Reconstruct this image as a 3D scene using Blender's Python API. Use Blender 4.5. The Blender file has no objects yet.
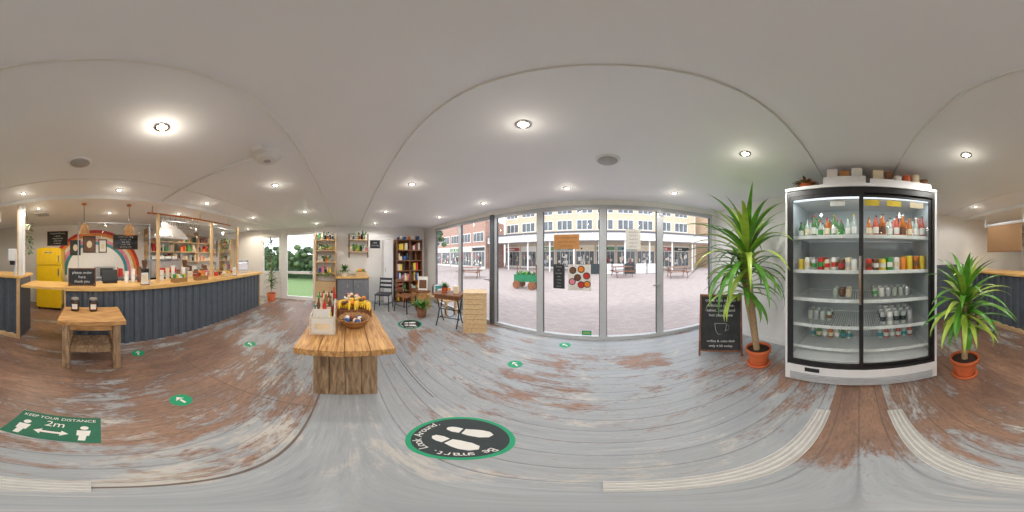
import bpy, math, random
from mathutils import Vector, Matrix
random.seed(7)
R=random.uniform
sc=bpy.context.scene
try:
    sc.view_settings.view_transform='Standard'
    sc.view_settings.look='None'
except Exception: pass
sc.view_settings.exposure=0.0
sc.view_settings.gamma=1.06

# ------------------------------------------------------------------ materials
MATS={}
def _new(name):
    m=bpy.data.materials.new(name); m.use_nodes=True
    nt=m.node_tree; p=nt.nodes['Principled BSDF']
    MATS[name]=m
    return m,nt,p
def s2l(c):
    return tuple(((x/255)/12.92 if x/255<=0.04045 else ((x/255+0.055)/1.055)**2.4) for x in c)+(1,)
def mat(name,rgb,rough=0.5,metal=0.0,var=0.12,scale=12,bump=0.0,emit=0,spec=0.5,stretch=(1,1,1)):
    if name in MATS: return MATS[name]
    m,nt,p=_new(name); L=nt.links
    c=s2l(rgb)
    tc=nt.nodes.new('ShaderNodeTexCoord'); mp=nt.nodes.new('ShaderNodeMapping'); mp.inputs['Scale'].default_value=stretch
    no=nt.nodes.new('ShaderNodeTexNoise'); no.inputs['Scale'].default_value=scale; no.inputs['Detail'].default_value=4
    cr=nt.nodes.new('ShaderNodeValToRGB')
    cr.color_ramp.elements[0].position=0.3; cr.color_ramp.elements[1].position=0.7
    cr.color_ramp.elements[0].color=tuple(x*(1-var) for x in c[:3])+(1,)
    cr.color_ramp.elements[1].color=tuple(min(1,x*(1+var)) for x in c[:3])+(1,)
    L.new(tc.outputs['Object'],mp.inputs['Vector']); L.new(mp.outputs['Vector'],no.inputs['Vector'])
    L.new(no.outputs['Fac'],cr.inputs['Fac']); L.new(cr.outputs['Color'],p.inputs['Base Color'])
    p.inputs['Roughness'].default_value=rough; p.inputs['Metallic'].default_value=metal
    p.inputs['Specular IOR Level'].default_value=spec
    if bump:
        b=nt.nodes.new('ShaderNodeBump'); b.inputs['Strength'].default_value=bump; b.inputs['Distance'].default_value=0.01
        L.new(no.outputs['Fac'],b.inputs['Height']); L.new(b.outputs['Normal'],p.inputs['Normal'])
    if emit:
        p.inputs['Emission Color'].default_value=c; p.inputs['Emission Strength'].default_value=emit
    return m
def wood(name,c1,c2,scale=6,stretch=(1,8,8),rough=0.5,bump=0.2):
    m,nt,p=_new(name); L=nt.links
    tc=nt.nodes.new('ShaderNodeTexCoord'); mp=nt.nodes.new('ShaderNodeMapping'); mp.inputs['Scale'].default_value=stretch
    no=nt.nodes.new('ShaderNodeTexNoise'); no.inputs['Scale'].default_value=scale; no.inputs['Detail'].default_value=6; no.inputs['Distortion'].default_value=0.6
    cr=nt.nodes.new('ShaderNodeValToRGB'); cr.color_ramp.elements[0].position=0.3; cr.color_ramp.elements[1].position=0.68
    cr.color_ramp.elements[0].color=s2l(c1); cr.color_ramp.elements[1].color=s2l(c2)
    L.new(tc.outputs['Object'],mp.inputs['Vector']); L.new(mp.outputs['Vector'],no.inputs['Vector'])
    L.new(no.outputs['Fac'],cr.inputs['Fac']); L.new(cr.outputs['Color'],p.inputs['Base Color'])
    b=nt.nodes.new('ShaderNodeBump'); b.inputs['Strength'].default_value=bump; b.inputs['Distance'].default_value=0.01
    L.new(no.outputs['Fac'],b.inputs['Height']); L.new(b.outputs['Normal'],p.inputs['Normal'])
    p.inputs['Roughness'].default_value=rough
    return m
def glass(name,tint=(1,1,1),refl=0.6):
    m=bpy.data.materials.new(name); m.use_nodes=True; nt=m.node_tree; nt.nodes.clear(); L=nt.links
    o=nt.nodes.new('ShaderNodeOutputMaterial'); mx=nt.nodes.new('ShaderNodeMixShader')
    t=nt.nodes.new('ShaderNodeBsdfTransparent'); t.inputs['Color'].default_value=tint+(1,)
    g=nt.nodes.new('ShaderNodeBsdfGlossy'); g.inputs['Roughness'].default_value=0.02
    f=nt.nodes.new('ShaderNodeFresnel'); f.inputs['IOR'].default_value=1.45
    ml=nt.nodes.new('ShaderNodeMath'); ml.operation='MULTIPLY'; ml.inputs[1].default_value=refl
    L.new(f.outputs[0],ml.inputs[0]); L.new(ml.outputs[0],mx.inputs[0])
    L.new(t.outputs[0],mx.inputs[1]); L.new(g.outputs[0],mx.inputs[2]); L.new(mx.outputs[0],o.inputs[0])
    MATS[name]=m; return m

WALL=mat('wall_white_paint',(238,238,236),0.7,var=0.02)
CEIL=mat('ceiling_paint',(240,243,249),0.6,var=0.012,scale=2)
TRIMW=mat('trim_white',(242,242,240),0.5,var=0.03)
ALU=mat('window_frame_grey',(196,200,204),0.4,0.1,var=0.04)
DKFR=mat('dark_frame',(84,88,94),0.4,0.2)
GLS=glass('pane_glass')
ACR=glass('acrylic',(0.98,0.99,0.985),0.9)
FGL=glass('cooler_glass',(0.90,0.93,0.92),0.8)
WH=mat('white_plastic',(234,235,236),0.4,var=0.03)
BLK=mat('black_plastic',(24,25,27),0.4)
SLATE=mat('chalkboard_slate',(46,50,54),0.8,var=0.3,scale=6)
CHALK=mat('chalk_white',(225,228,228),0.9)
CHALKD=mat('chalk_faded',(170,174,176),0.9)
STEEL=mat('brushed_steel',(200,202,205),0.3,0.8,stretch=(1,20,1))
GRYP=mat('slate_grey_corrugated',(86,96,108),0.45,var=0.1)
TOPW=wood('bar_top_timber',(214,158,84),(244,204,130),5,(1,9,9),0.35,0.08)
RUST=wood('reclaimed_timber',(158,104,56),(228,178,114),5,(1,9,4),0.5,0.3)
RUSTG=wood('weathered_sleeper_timber',(116,90,68),(192,160,124),5,(6,6,1),0.7,0.4)
PINE=wood('pine_timber',(200,164,116),(236,206,160),6,(1,8,8),0.5,0.1)
PINEV=wood('pine_post',(196,158,108),(228,194,146),6,(8,8,1),0.5,0.1)
DKW=wood('dark_shelf_wood',(96,58,38),(150,98,64),6,(6,6,1),0.5,0.2)
WICK=wood('wicker',(120,78,40),(196,146,88),40,(1,1,3),0.7,0.8)
CARD=mat('cardboard',(190,134,76),0.8,var=0.08,scale=8)
TERR=mat('terracotta',(206,100,54),0.7,var=0.12,bump=0.1)
SOIL=mat('potting_soil',(52,38,28),0.95,var=0.4,scale=60,bump=0.6)
TRUNK=wood('yucca_bark',(120,94,66),(188,158,118),12,(4,4,14),0.8,0.8)
LEAF=mat('yucca_leaf',(84,146,46),0.35,var=0.4,scale=9)
LEAF2=mat('yucca_leaf_light',(170,200,76),0.35,var=0.25,scale=9)
LEAFD=mat('dark_leaf',(56,112,48),0.5,var=0.4,scale=9)
GREEN=mat('decal_green',(10,160,110),0.5,var=0.06)
GREEND=mat('decal_dark_green',(14,104,76),0.5,var=0.1)
DECB=mat('decal_black',(38,50,52),0.5,var=0.15)
PAPER=mat('paper_white',(240,238,232),0.8,var=0.03)
YEL=mat('retro_yellow_enamel',(244,200,30),0.25,var=0.04)
CHROME=mat('chrome',(210,210,212),0.15,1.0)
COPPER=mat('copper',(200,120,72),0.3,0.9)
RED=mat('red_print',(205,44,36),0.5); ORG=mat('orange_print',(238,136,40),0.5); BLU=mat('blue_print',(40,90,160),0.5)
YELP=mat('yellow_print',(244,210,60),0.5); GRN=mat('green_print',(60,150,70),0.5); PNK=mat('pink_print',(226,130,150),0.5)
TEAL=mat('teal_print',(40,140,150),0.5); CRM=mat('cream_print',(238,222,190),0.6); BRN=mat('brown_print',(110,70,44),0.6)
PALETTE=[RED,ORG,BLU,YELP,GRN,PNK,TEAL,CRM,BRN,PAPER,DECB,CRM,PAPER,BRN]
SILV=mat('can_silver',(205,208,212),0.3,0.6)
LAMPE=mat('lamp_emitter',(255,240,212),0.5,emit=22)
LEDE=mat('cooler_led',(235,245,255),0.5,emit=1.3)
BULB=mat('pendant_bulb',(255,205,130),0.5,emit=9)
AMB=mat('amber_bottle',(180,96,30),0.15); GRB=mat('green_bottle',(76,122,66),0.15); PKB=mat('pink_bottle',(196,92,78),0.15); CLB=mat('clear_drink',(178,188,180),0.15)
JAR=glass('jar_glass',(.92,.93,.9),.9)
GRILL=mat('speaker_grille',(172,172,176),0.6,var=0.1,scale=200)
BANA=mat('banana_yellow',(240,196,40),0.5,var=0.1)
LEATH=mat('dark_seat',(48,50,58),0.5)
CABG=mat('cabinet_grey',(150,152,152),.5)

# ------------------------------------------------------------------ mesh builder
class B:
    def __init__(s,name):
        s.name=name; s.v=[]; s.f=[]; s.mi=[]; s.sm=[]; s.mats=[]; s.T=Matrix.Identity(4)
    def idx(s,m):
        if m not in s.mats: s.mats.append(m)
        return s.mats.index(m)
    def add(s,vs,fs,m,smooth=False):
        b=len(s.v); s.v+=[tuple(s.T@Vector(v)) for v in vs]; k=s.idx(m)
        for f in fs:
            s.f.append(tuple(i+b for i in f)); s.mi.append(k); s.sm.append(smooth)
    def box(s,x0,y0,z0,x1,y1,z1,m):
        x0,x1=min(x0,x1),max(x0,x1); y0,y1=min(y0,y1),max(y0,y1); z0,z1=min(z0,z1),max(z0,z1)
        vs=[(x0,y0,z0),(x1,y0,z0),(x1,y1,z0),(x0,y1,z0),(x0,y0,z1),(x1,y0,z1),(x1,y1,z1),(x0,y1,z1)]
        s.add(vs,[(3,2,1,0),(4,5,6,7),(0,1,5,4),(1,2,6,5),(2,3,7,6),(3,0,4,7)],m)
    def quad(s,a,b,c,d,m): s.add([a,b,c,d],[(0,1,2,3)],m)
    def lathe(s,c,prof,m,seg=20,cap=True,smooth=True):
        vs=[];fs=[];n=len(prof)
        for r,z in prof:
            for i in range(seg):
                a=2*math.pi*i/seg; vs.append((c[0]+r*math.cos(a),c[1]+r*math.sin(a),c[2]+z))
        for j in range(n-1):
            for i in range(seg):
                k=(i+1)%seg; fs.append((j*seg+i,j*seg+k,(j+1)*seg+k,(j+1)*seg+i))
        s.add(vs,fs,m,smooth)
        if cap:
            if prof[0][0]>1e-4: s.add(vs[:seg],[tuple(range(seg))[::-1]],m)
            if prof[-1][0]>1e-4: s.add(vs[-seg:],[tuple(range(seg))],m)
    def cyl(s,c,r,h,m,seg=20,r2=None):
        s.lathe(c,[(r,0),(r if r2 is None else r2,h)],m,seg)
    def ball(s,c,rx,ry,rz,m,seg=14,rings=8):
        vs=[];fs=[]
        for j in range(rings+1):
            t=math.pi*j/rings
            for i in range(seg):
                a=2*math.pi*i/seg; vs.append((c[0]+rx*math.sin(t)*math.cos(a),c[1]+ry*math.sin(t)*math.sin(a),c[2]-rz*math.cos(t)))
        for j in range(rings):
            for i in range(seg):
                k=(i+1)%seg; fs.append((j*seg+i,j*seg+k,(j+1)*seg+k,(j+1)*seg+i))
        s.add(vs,fs,m,True)
    def tube(s,pts,r,m,seg=8):
        pts=[Vector(p) for p in pts]; n=len(pts); vs=[];fs=[]
        rs=r if isinstance(r,(list,tuple)) else [r]*n
        ref=Vector((0,0,1))
        for j,p in enumerate(pts):
            d=(pts[min(j+1,n-1)]-pts[max(j-1,0)]).normalized()
            u=d.cross(ref if abs(d.z)<0.9 else Vector((1,0,0))).normalized(); w=d.cross(u)
            for i in range(seg):
                a=2*math.pi*i/seg; vs.append(tuple(p+(u*math.cos(a)+w*math.sin(a))*rs[j]))
        for j in range(n-1):
            for i in range(seg):
                k=(i+1)%seg; fs.append((j*seg+i,j*seg+k,(j+1)*seg+k,(j+1)*seg+i))
        fs.append(tuple(range(seg))); fs.append(tuple(range((n-1)*seg,n*seg)))
        s.add(vs,fs,m,True)
    def poly(s,pts,z,m):
        s.add([(x,y,z) for x,y in pts],[tuple(range(len(pts)))],m)
    def prism(s,pts,z0,z1,m):
        n=len(pts); vs=[(x,y,z0) for x,y in pts]+[(x,y,z1) for x,y in pts]
        s.add(vs,[tuple(range(n))[::-1],tuple(range(n,2*n))]+[(i,(i+1)%n,n+(i+1)%n,n+i) for i in range(n)],m)
    def leaf(s,base,az,el,L,w,droop,m,seg=7,avoid=None):
        p=Vector(base); e=el; vs=[];fs=[]; side=Vector((-math.sin(az),math.cos(az),0))
        for j in range(seg+1):
            t=j/seg
            ww=w*(0.5+1.0*t if t<0.35 else (1-((t-0.35)/0.65)**1.8)*0.85+0.02)*0.5
            d=Vector((math.cos(az)*math.cos(e),math.sin(az)*math.cos(e),math.sin(e)))
            up=Vector((-math.cos(az)*math.sin(e),-math.sin(az)*math.sin(e),math.cos(e)))
            vs+= [tuple(p+side*ww+up*ww*0.35),tuple(p),tuple(p-side*ww+up*ww*0.35)]
            p=p+d*(L/seg); e-=droop/seg*(0.4+1.4*t)
        if avoid and any(avoid(v) for v in vs): return False
        for j in range(seg):
            a=j*3
            fs+=[(a,a+1,a+4,a+3),(a+1,a+2,a+5,a+4)]
        s.add(vs,fs,m,True); return True
    def text(s,st,size,M,m,align='CENTER',ext=0.0005):
        cu=bpy.data.curves.new('t','FONT'); cu.body=st; cu.size=size; cu.align_x=align; cu.align_y='CENTER'; cu.extrude=ext; cu.resolution_u=3
        ob=bpy.data.objects.new('t',cu); sc.collection.objects.link(ob); bpy.context.view_layer.update()
        dg=bpy.context.evaluated_depsgraph_get(); e=ob.evaluated_get(dg); me=e.to_mesh()
        old=s.T; s.T=old@M
        s.add([tuple(v.co) for v in me.vertices],[tuple(p.vertices) for p in me.polygons],m); s.T=old
        e.to_mesh_clear(); bpy.data.objects.remove(ob); bpy.data.curves.remove(cu)
    def done(s,bevel=0,recenter=True,tr=None):
        xs=[v[0] for v in s.v]; ys=[v[1] for v in s.v]; zs=[v[2] for v in s.v]
        o=((min(xs)+max(xs))/2,(min(ys)+max(ys))/2,min(zs)) if recenter else (0,0,0)
        me=bpy.data.meshes.new(s.name+'_mesh')
        me.from_pydata([(v[0]-o[0],v[1]-o[1],v[2]-o[2]) for v in s.v],[],s.f)
        for m in s.mats: me.materials.append(m)
        for i,p in enumerate(me.polygons): p.material_index=s.mi[i]; p.use_smooth=s.sm[i]
        me.update()
        ob=bpy.data.objects.new(s.name,me); ob.location=o; sc.collection.objects.link(ob)
        if bevel:
            b=ob.modifiers.new('Bevel','BEVEL'); b.width=bevel; b.segments=2; b.limit_method='ANGLE'; b.angle_limit=math.radians(50)
        return ob
def TR(x,y,z,rz=0,rx=0): return Matrix.Translation((x,y,z))@Matrix.Rotation(rz,4,'Z')@Matrix.Rotation(rx,4,'X')
RX90=Matrix.Rotation(math.radians(90),4,'X')
def simple(name,*boxes,bevel=0,recenter=True):
    b=B(name)
    for bx in boxes: b.box(*bx)
    return b.done(bevel,recenter)

H=1.5; CZ=2.45
XL=-5.2; XR=2.2; XR2=3.2; YF=2.65; YB=-4.9

# ------------------------------------------------------------------ floor material
def floor_material():
    m,nt,p=_new('worn_painted_boards'); L=nt.links; N=nt.nodes
    def mth(op,a,b=None,c=None):
        n=N.new('ShaderNodeMath'); n.operation=op
        for i,x in enumerate((a,b,c)):
            if x is None: continue
            if isinstance(x,(int,float)): n.inputs[i].default_value=x
            else: L.new(x,n.inputs[i])
        return n.outputs[0]
    def mr(v,a,b,c=0,d=1):
        n=N.new('ShaderNodeMapRange'); L.new(v,n.inputs[0]); n.inputs[1].default_value=a; n.inputs[2].default_value=b; n.inputs[3].default_value=c; n.inputs[4].default_value=d; return n.outputs[0]
    def noise(vec,scale,sx,sy,det=6,rough=0.6,dist=0.0,off=0):
        mp=N.new('ShaderNodeMapping'); mp.inputs['Scale'].default_value=(sx,sy,1); mp.inputs['Location'].default_value=(off,off*.7,off*.3); L.new(vec,mp.inputs['Vector'])
        n=N.new('ShaderNodeTexNoise'); n.inputs['Scale'].default_value=scale; n.inputs['Detail'].default_value=det; n.inputs['Roughness'].default_value=rough; n.inputs['Distortion'].default_value=dist
        L.new(mp.outputs[0],n.inputs['Vector']); return n.outputs['Fac']
    def mix(f,a,b):
        n=N.new('ShaderNodeMix'); n.data_type='RGBA'
        if isinstance(f,(int,float)): n.inputs[0].default_value=f
        else: L.new(f,n.inputs[0])
        for i,x in ((6,a),(7,b)):
            if isinstance(x,tuple): n.inputs[i].default_value=x
            else: L.new(x,n.inputs[i])
        return n.outputs[2]
    tc=N.new('ShaderNodeTexCoord'); v=tc.outputs['Object']
    sp=N.new('ShaderNodeSeparateXYZ'); L.new(v,sp.inputs[0]); X,Y=sp.outputs[0],sp.outputs[1]
    yb=mth('DIVIDE',Y,0.135); fr=mth('FRACT',yb); fl=mth('FLOOR',yb)
    edge=mth('MINIMUM',fr,mth('SUBTRACT',1,fr)); gap=mr(edge,0.015,0.045,1,0)
    wn=N.new('ShaderNodeTexWhiteNoise'); wn.noise_dimensions='1D'; L.new(fl,wn.inputs['W']); tone=wn.outputs['Value']
    big=noise(v,0.9,0.7,1.0,3,0.5,0.3,3.1); mid=noise(v,3.2,0.55,1.4,9,0.75,0.4,1.7); fine=noise(v,9,0.22,2.6,7,0.75); speck=noise(v,40,0.4,1.6,4,0.65); blot=noise(v,2.6,.6,1.3,9,0.75,0.5,7.3)
    kit=mr(Y,-0.28,-0.2,1,0)
    absY=mth('ABSOLUTE',Y); mid_walk=mth('LESS_THAN',absY,0.2)
    strip=mth('MULTIPLY',mid_walk,mr(X,-0.05,0.6,0,1))
    smooth_walk=mth('MULTIPLY',mid_walk,mr(X,-0.05,0.4,1,0))
    zone=mth('ADD',mth('ADD',mth('MULTIPLY',kit,0.115),.012),mth('MULTIPLY',strip,0.15))
    s0=mth('ADD',mth('ADD',mth('MULTIPLY',big,0.4),mth('MULTIPLY',mid,0.6)),mth('ADD',zone,mth('MULTIPLY',mth('SUBTRACT',tone,0.5),0.05)))
    s0=mth('SUBTRACT',s0,mth('MULTIPLY',smooth_walk,0.2))
    wear=mr(mth('ADD',s0,mth('ADD',mth('MULTIPLY',mth('SUBTRACT',fine,0.5),0.2),mth('MULTIPLY',mth('SUBTRACT',speck,0.5),0.12))),0.545,0.615)
    pale=mr(mth('ADD',mth('MULTIPLY',blot,0.75),mth('ADD',mth('MULTIPLY',fine,0.25),mth('MULTIPLY',kit,0.05))),0.54,0.61)
    paint=mix(mr(fine,0.3,0.7),s2l((146,152,158)),s2l((184,189,193)))
    paint=mix(mth('MULTIPLY',tone,0.45),paint,s2l((160,163,166)))
    brown=mix(mr(mid,0.4,0.68),s2l((108,72,50)),s2l((168,124,94)))
    brown=mix(mr(speck,0.5,0.7,0,.6),brown,s2l((84,54,40)))
    rusty=mr(mth('ADD',mth('MULTIPLY',speck,0.5),mth('MULTIPLY',fine,0.5)),0.55,0.62)
    c=mix(mth('MULTIPLY',pale,0.6),paint,s2l((214,206,192)))
    c=mix(mth('MULTIPLY',mth('MULTIPLY',rusty,mth('SUBTRACT',1,smooth_walk)),0.5),c,s2l((142,104,82)))
    c=mix(mth('MULTIPLY',wear,0.88),c,brown)
    c=mix(mth('MULTIPLY',mth('MULTIPLY',gap,mth('SUBTRACT',1,smooth_walk)),mr(mid,.3,.65,.2,.65)),c,s2l((82,78,76)))
    L.new(c,p.inputs['Base Color'])
    L.new(mr(fine,0.3,0.7,0.26,0.45),p.inputs['Roughness'])
    b=N.new('ShaderNodeBump'); b.inputs['Strength'].default_value=0.35; b.inputs['Distance'].default_value=0.006
    L.new(mth('SUBTRACT',mth('MULTIPLY',fine,0.5),mth('ADD',mth('MULTIPLY',gap,.8),mth('MULTIPLY',wear,0.3))),b.inputs['Height']); L.new(b.outputs[0],p.inputs['Normal'])
    return m
FLOOR=floor_material()

# ------------------------------------------------------------------ room shell
simple('floor',(XL-0.1,YB-0.1,-0.1,XR2+0.1,YF+0.06,0,FLOOR),recenter=False)
simple('ceiling',(XL-0.1,YB-0.1,CZ,XR2+0.1,YF+0.1,CZ+0.1,CEIL),recenter=False)
simple('wall_kitchen',(XL,YB-0.1,0,XR2,YB,CZ,WALL),recenter=False)
simple('wall_cooler_side',(XR,-0.9,0,XR+.1,YF+0.06,CZ,WALL),recenter=False)
simple('wall_recess_return',(XR+.1,-0.9,0,XR2+.1,-.8,CZ,WALL),recenter=False)
simple('wall_recess_side',(XR2,YB,0,XR2+0.1,-0.9,CZ,WALL),recenter=False)
simple('recess_wainscot_panel',(XR2-0.02,-2.38,0.0,XR2-.001,-0.91,1.3,GRYP))
DZ=2.3
simple('wall_garden_corner',(XL-0.1,YB,0,XL,-2.99,CZ,WALL),recenter=False)
simple('wall_garden_sill',(XL-0.1,-2.98,0,XL,-2.25,0.895,WALL),recenter=False)
simple('wall_garden_window_head',(XL-0.1,-2.98,2.205,XL,-2.25,CZ,WALL),recenter=False)
simple('wall_garden_pier',(XL-0.1,-2.245,0,XL,-2.085,CZ,WALL),recenter=False)
simple('wall_garden_door_head',(XL-0.1,-2.08,DZ+.005,XL,-1.03,CZ,WALL),recenter=False)
simple('wall_garden_side',(XL-0.1,-1.025,0,XL,YF+0.06,CZ,WALL),recenter=False)
simple('wall_shopfront_left',(XL,YF,0,-4.415,YF+0.06,2.36,WALL),recenter=False)
simple('wall_shopfront_right',(2.095,YF,0,XR,YF+0.06,2.36,WALL),recenter=False)
simple('wall_shopfront_head',(XL,YF-0.01,2.362,XR,YF+0.06,CZ,TRIMW),recenter=False)

def seam(n,y):
    b=B(n); b.tube([(XL,y,CZ-.001),((XR if y>-0.9 else XR2),y,CZ-.001)],.008,TRIMW,8); b.done()
seam('trim_1',0.40); seam('trim_2',-0.36); seam('trim_3',-1.85)
simple('trim_4',(XL,-2.5,CZ-0.06,XR2,-2.42,CZ,TRIMW))
JNT=mat('joint_dark',(118,106,98),0.8)
simple('trim_5',(XL,-0.232,0,-0.0,-0.218,0.003,JNT))
simple('trim_6',(-1.113,-2.3,0,-1.107,-0.24,0.003,JNT))
simple('trim_7',(-5.0,0.642,0,-1.1,0.650,0.003,JNT))
RAIL=mat('painted_metal_strip',(236,234,230),0.45,var=0.06,scale=30)
for nm,y0 in (('trim_8',0.185),('trim_9',-0.285)):
    b=B(nm); b.box(0.0,y0,0,1.06,y0+0.10,0.004,RAIL)
    for k in range(4):
        yy=y0+0.012+k*0.0253
        b.tube([(0.0,yy,0.005),(1.06,yy,0.005)],0.008,RAIL,8)
    b.done()
simple('baseboard_cooler_side',(XR-0.015,0.75,0,XR-.001,YF-.01,0.1,TRIMW))
simple('baseboard_garden_side',(XL+.001,0.7,0,XL+0.015,YF-.01,0.1,TRIMW))

# ------------------------------------------------------------------ windows
def pane(name,x0,x1,fr=0.055,handle=False,m=ALU):
    b=B(name); y0,y1=YF-0.005,YF+0.06; z0,z1=0.0,2.36
    b.box(x0,y0,z0,x0+fr,y1,z1,m); b.box(x1-fr,y0,z0,x1,y1,z1,m)
    b.box(x0+fr,y0,z0,x1-fr,y1,z0+0.07,m); b.box(x0+fr,y0,z1-0.07,x1-fr,y1,z1,m)
    for a,c in ((x0+fr,x0+fr+0.01),(x1-fr-0.01,x1-fr)): b.box(a,y0+0.01,0.07,c,y1-0.01,z1-0.07,DKFR)
    b.quad((x0+fr,YF+0.03,0.07),(x1-fr,YF+0.03,0.07),(x1-fr,YF+0.03,z1-0.07),(x0+fr,YF+0.03,z1-0.07),GLS)
    if handle:
        b.box(x1-0.04,y0-0.05,0.98,x1-0.015,y0,1.02,STEEL); b.box(x1-0.14,y0-0.06,0.99,x1-0.015,y0-0.04,1.01,STEEL)
    return b.done()
pane('window_1',-4.41,-3.2); pane('door_1',-3.2,-2.16,handle=True)
pane('window_2',-2.08,-1.08); pane('window_3',-1.08,0.0); pane('window_4',0.0,0.965,handle=True); pane('window_5',0.965,2.09)
simple('trim_10',(-2.159,YF-0.06,0.021,-2.081,YF+0.06,2.36,DKFR))
simple('trim_11',(-4.41,YF-0.04,0,2.09,YF-0.006,0.02,STEEL))
b=B('door_2'); x0,x1=XL-0.06,XL-0.0
b.box(x0,-2.08,0,x1,-2.0,DZ,TRIMW); b.box(x0,-1.11,0,x1,-1.03,DZ,TRIMW); b.box(x0,-2.0,0,x1,-1.11,0.12,TRIMW); b.box(x0,-2.0,DZ-0.09,x1,-1.11,DZ,TRIMW)
b.box(x0,-2.0,0.9,x1,-1.11,0.98,TRIMW)
b.quad((x0+.03,-2.0,.12),(x0+.03,-1.11,.12),(x0+.03,-1.11,DZ-.09),(x0+.03,-2.0,DZ-.09),GLS); b.box(x1,-1.2,0.95,x1+0.05,-1.14,1.0,STEEL); b.done()
b=B('window_6')
b.box(x0,-2.98,0.9,x1,-2.92,2.2,TRIMW); b.box(x0,-2.31,0.9,x1,-2.25,2.2,TRIMW); b.box(x0,-2.92,0.9,x1,-2.31,0.96,TRIMW); b.box(x0,-2.92,2.14,x1,-2.31,2.2,TRIMW)
b.quad((x0+.03,-2.92,.96),(x0+.03,-2.31,.96),(x0+.03,-2.31,2.14),(x0+.03,-2.92,2.14),GLS); b.done()

# ------------------------------------------------------------------ signs on glass
def sheet(name,x,z,w,h,m,lines=(),tm=BLK,size=0.05):
    b=B(name); b.box(x-w/2,YF+0.018,z-h/2,x+w/2,YF+0.024,z+h/2,m)
    for i,t in enumerate(lines):
        b.text(t,size,Matrix.Translation((x,YF+0.016,z+h/2-(i+0.8)*h/(len(lines)+0.6)))@RX90,tm)
    return b
GTX=mat('faded_ink',(120,116,112),.8)
sheet('cardboard_sign',-0.61,1.74,0.44,0.25,CARD,('no more than three','customers please','in the shop'),BRN,0.045).done()
sheet('paper_notice',0.50,1.78,0.25,0.34,PAPER,('opening times','mon-fri 8-4','saturday 9-4','sunday 10-3','thank you'),GTX,0.03).done()
b=sheet('menu_poster',-0.74,1.15,0.2,0.42,SLATE,('COFFEE','tea','flat white','latte','mocha','cakes','brunch'),CHALKD,0.03); b.done()
b=B('food_photo_poster'); b.box(-0.58,YF+0.018,0.92,-0.2,YF+0.024,1.36,mat('poster_cream',(226,222,216),0.5))
for i,(dx,dz,c) in enumerate(((-.11,.12,BRN),(.03,.14,ORG),(.12,.03,RED),(-.03,.0,BRN),(-.12,-.07,PNK),(.03,-.12,RED),(.13,-.11,ORG))):
    old=b.T; b.T=Matrix.Translation((-.39+dx,YF+.017,1.14+dz))@RX90
    b.lathe((0,0,0),[(0.06,0),(0.06,0.002)],DECB,20); b.lathe((0,0,0.002),[(0.045,0),(0.045,0.002)],c,16); b.T=old
b.done()
b=sheet('window_sticker',-0.27,0.13,0.16,0.09,GREEN,('OPEN',),YELP,0.045); b.done()

# ------------------------------------------------------------------ ceiling fittings
lights=[(-.396,-.85),(-.426,.80),(1.0,.84),(1.05,-.81),(-1.85,.78),(-1.85,-.87),(-.47,2.09),(-.38,-2.18),(.985,2.11),(.95,-2.15),
 (-3.3,.8),(-3.3,-.87),(-1.9,2.1),(-3.3,2.1),(-1.85,-2.15),(-3.3,-2.15),(-4.6,.8),(-4.6,-.87),(-.4,-3.5),(-1.85,-3.1),(-3.3,-3.5),(1.0,-3.0),(2.3,-2.0),(-4.6,-3.2)]
for i,(x,y) in enumerate(lights):
    b=B('recessed_downlight')
    b.lathe((x,y,CZ-0.012),[(0.03,0.008),(0.034,0.0),(0.048,0.002),(0.05,0.012)],CHROME,24,cap=False)
    b.lathe((x,y,CZ-0.004),[(0.03,0),(0.03,0.003)],LAMPE,20)
    b.done()
    kit=y<-2.4
    col=(1,0.84,0.66) if kit else (1,0.96,0.91)
    ld=bpy.data.lights.new('downlight_lamp','SPOT'); ld.energy=32 if kit else 16; ld.color=col; ld.spot_size=math.radians(170); ld.spot_blend=0.4; ld.shadow_soft_size=0.03
    lo=bpy.data.objects.new('downlight_lamp',ld); lo.location=(x,y,CZ-0.05); sc.collection.objects.link(lo)
    lp=bpy.data.lights.new('downlight_spill','POINT'); lp.energy=1.3 if i==0 else .45; lp.color=(1,.88,.7); lp.shadow_soft_size=.02
    lo=bpy.data.objects.new('downlight_spill',lp); lo.location=(x,y,CZ-0.10); sc.collection.objects.link(lo)
for x,y in ((.10,-1.46),(.04,1.42)):
    b=B('ceiling_speaker'); b.lathe((x,y,CZ-0.014),[(0.0,0.002),(0.088,0.0),(0.09,0.004)],GRILL,32,cap=False); b.lathe((x,y,CZ-0.012),[(0.09,0.0),(0.108,0.003),(0.11,0.012)],WH,32,cap=False); b.done()
b=B('smoke_detector'); SMK=mat('detector_plastic',(222,222,220),.5,var=.02); b.lathe((-1.156,-.617,CZ-0.09),[(0.0,0),(0.07,0.0),(0.09,0.02),(0.095,0.05),(0.12,0.055),(0.12,0.09)],SMK,28); b.lathe((-1.156,-.617,CZ-0.092),[(.03,0),(.03,.003)],GRILL,20); b.box(-1.07,-.66,CZ-0.05,-1.0,-.58,CZ,SMK); b.done()
b=B('cable_conduit'); b.tube([(-1.156,-.74,CZ-0.014),(-1.13,-2.40,CZ-0.014)],0.012,TRIMW,8); b.done()

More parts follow.
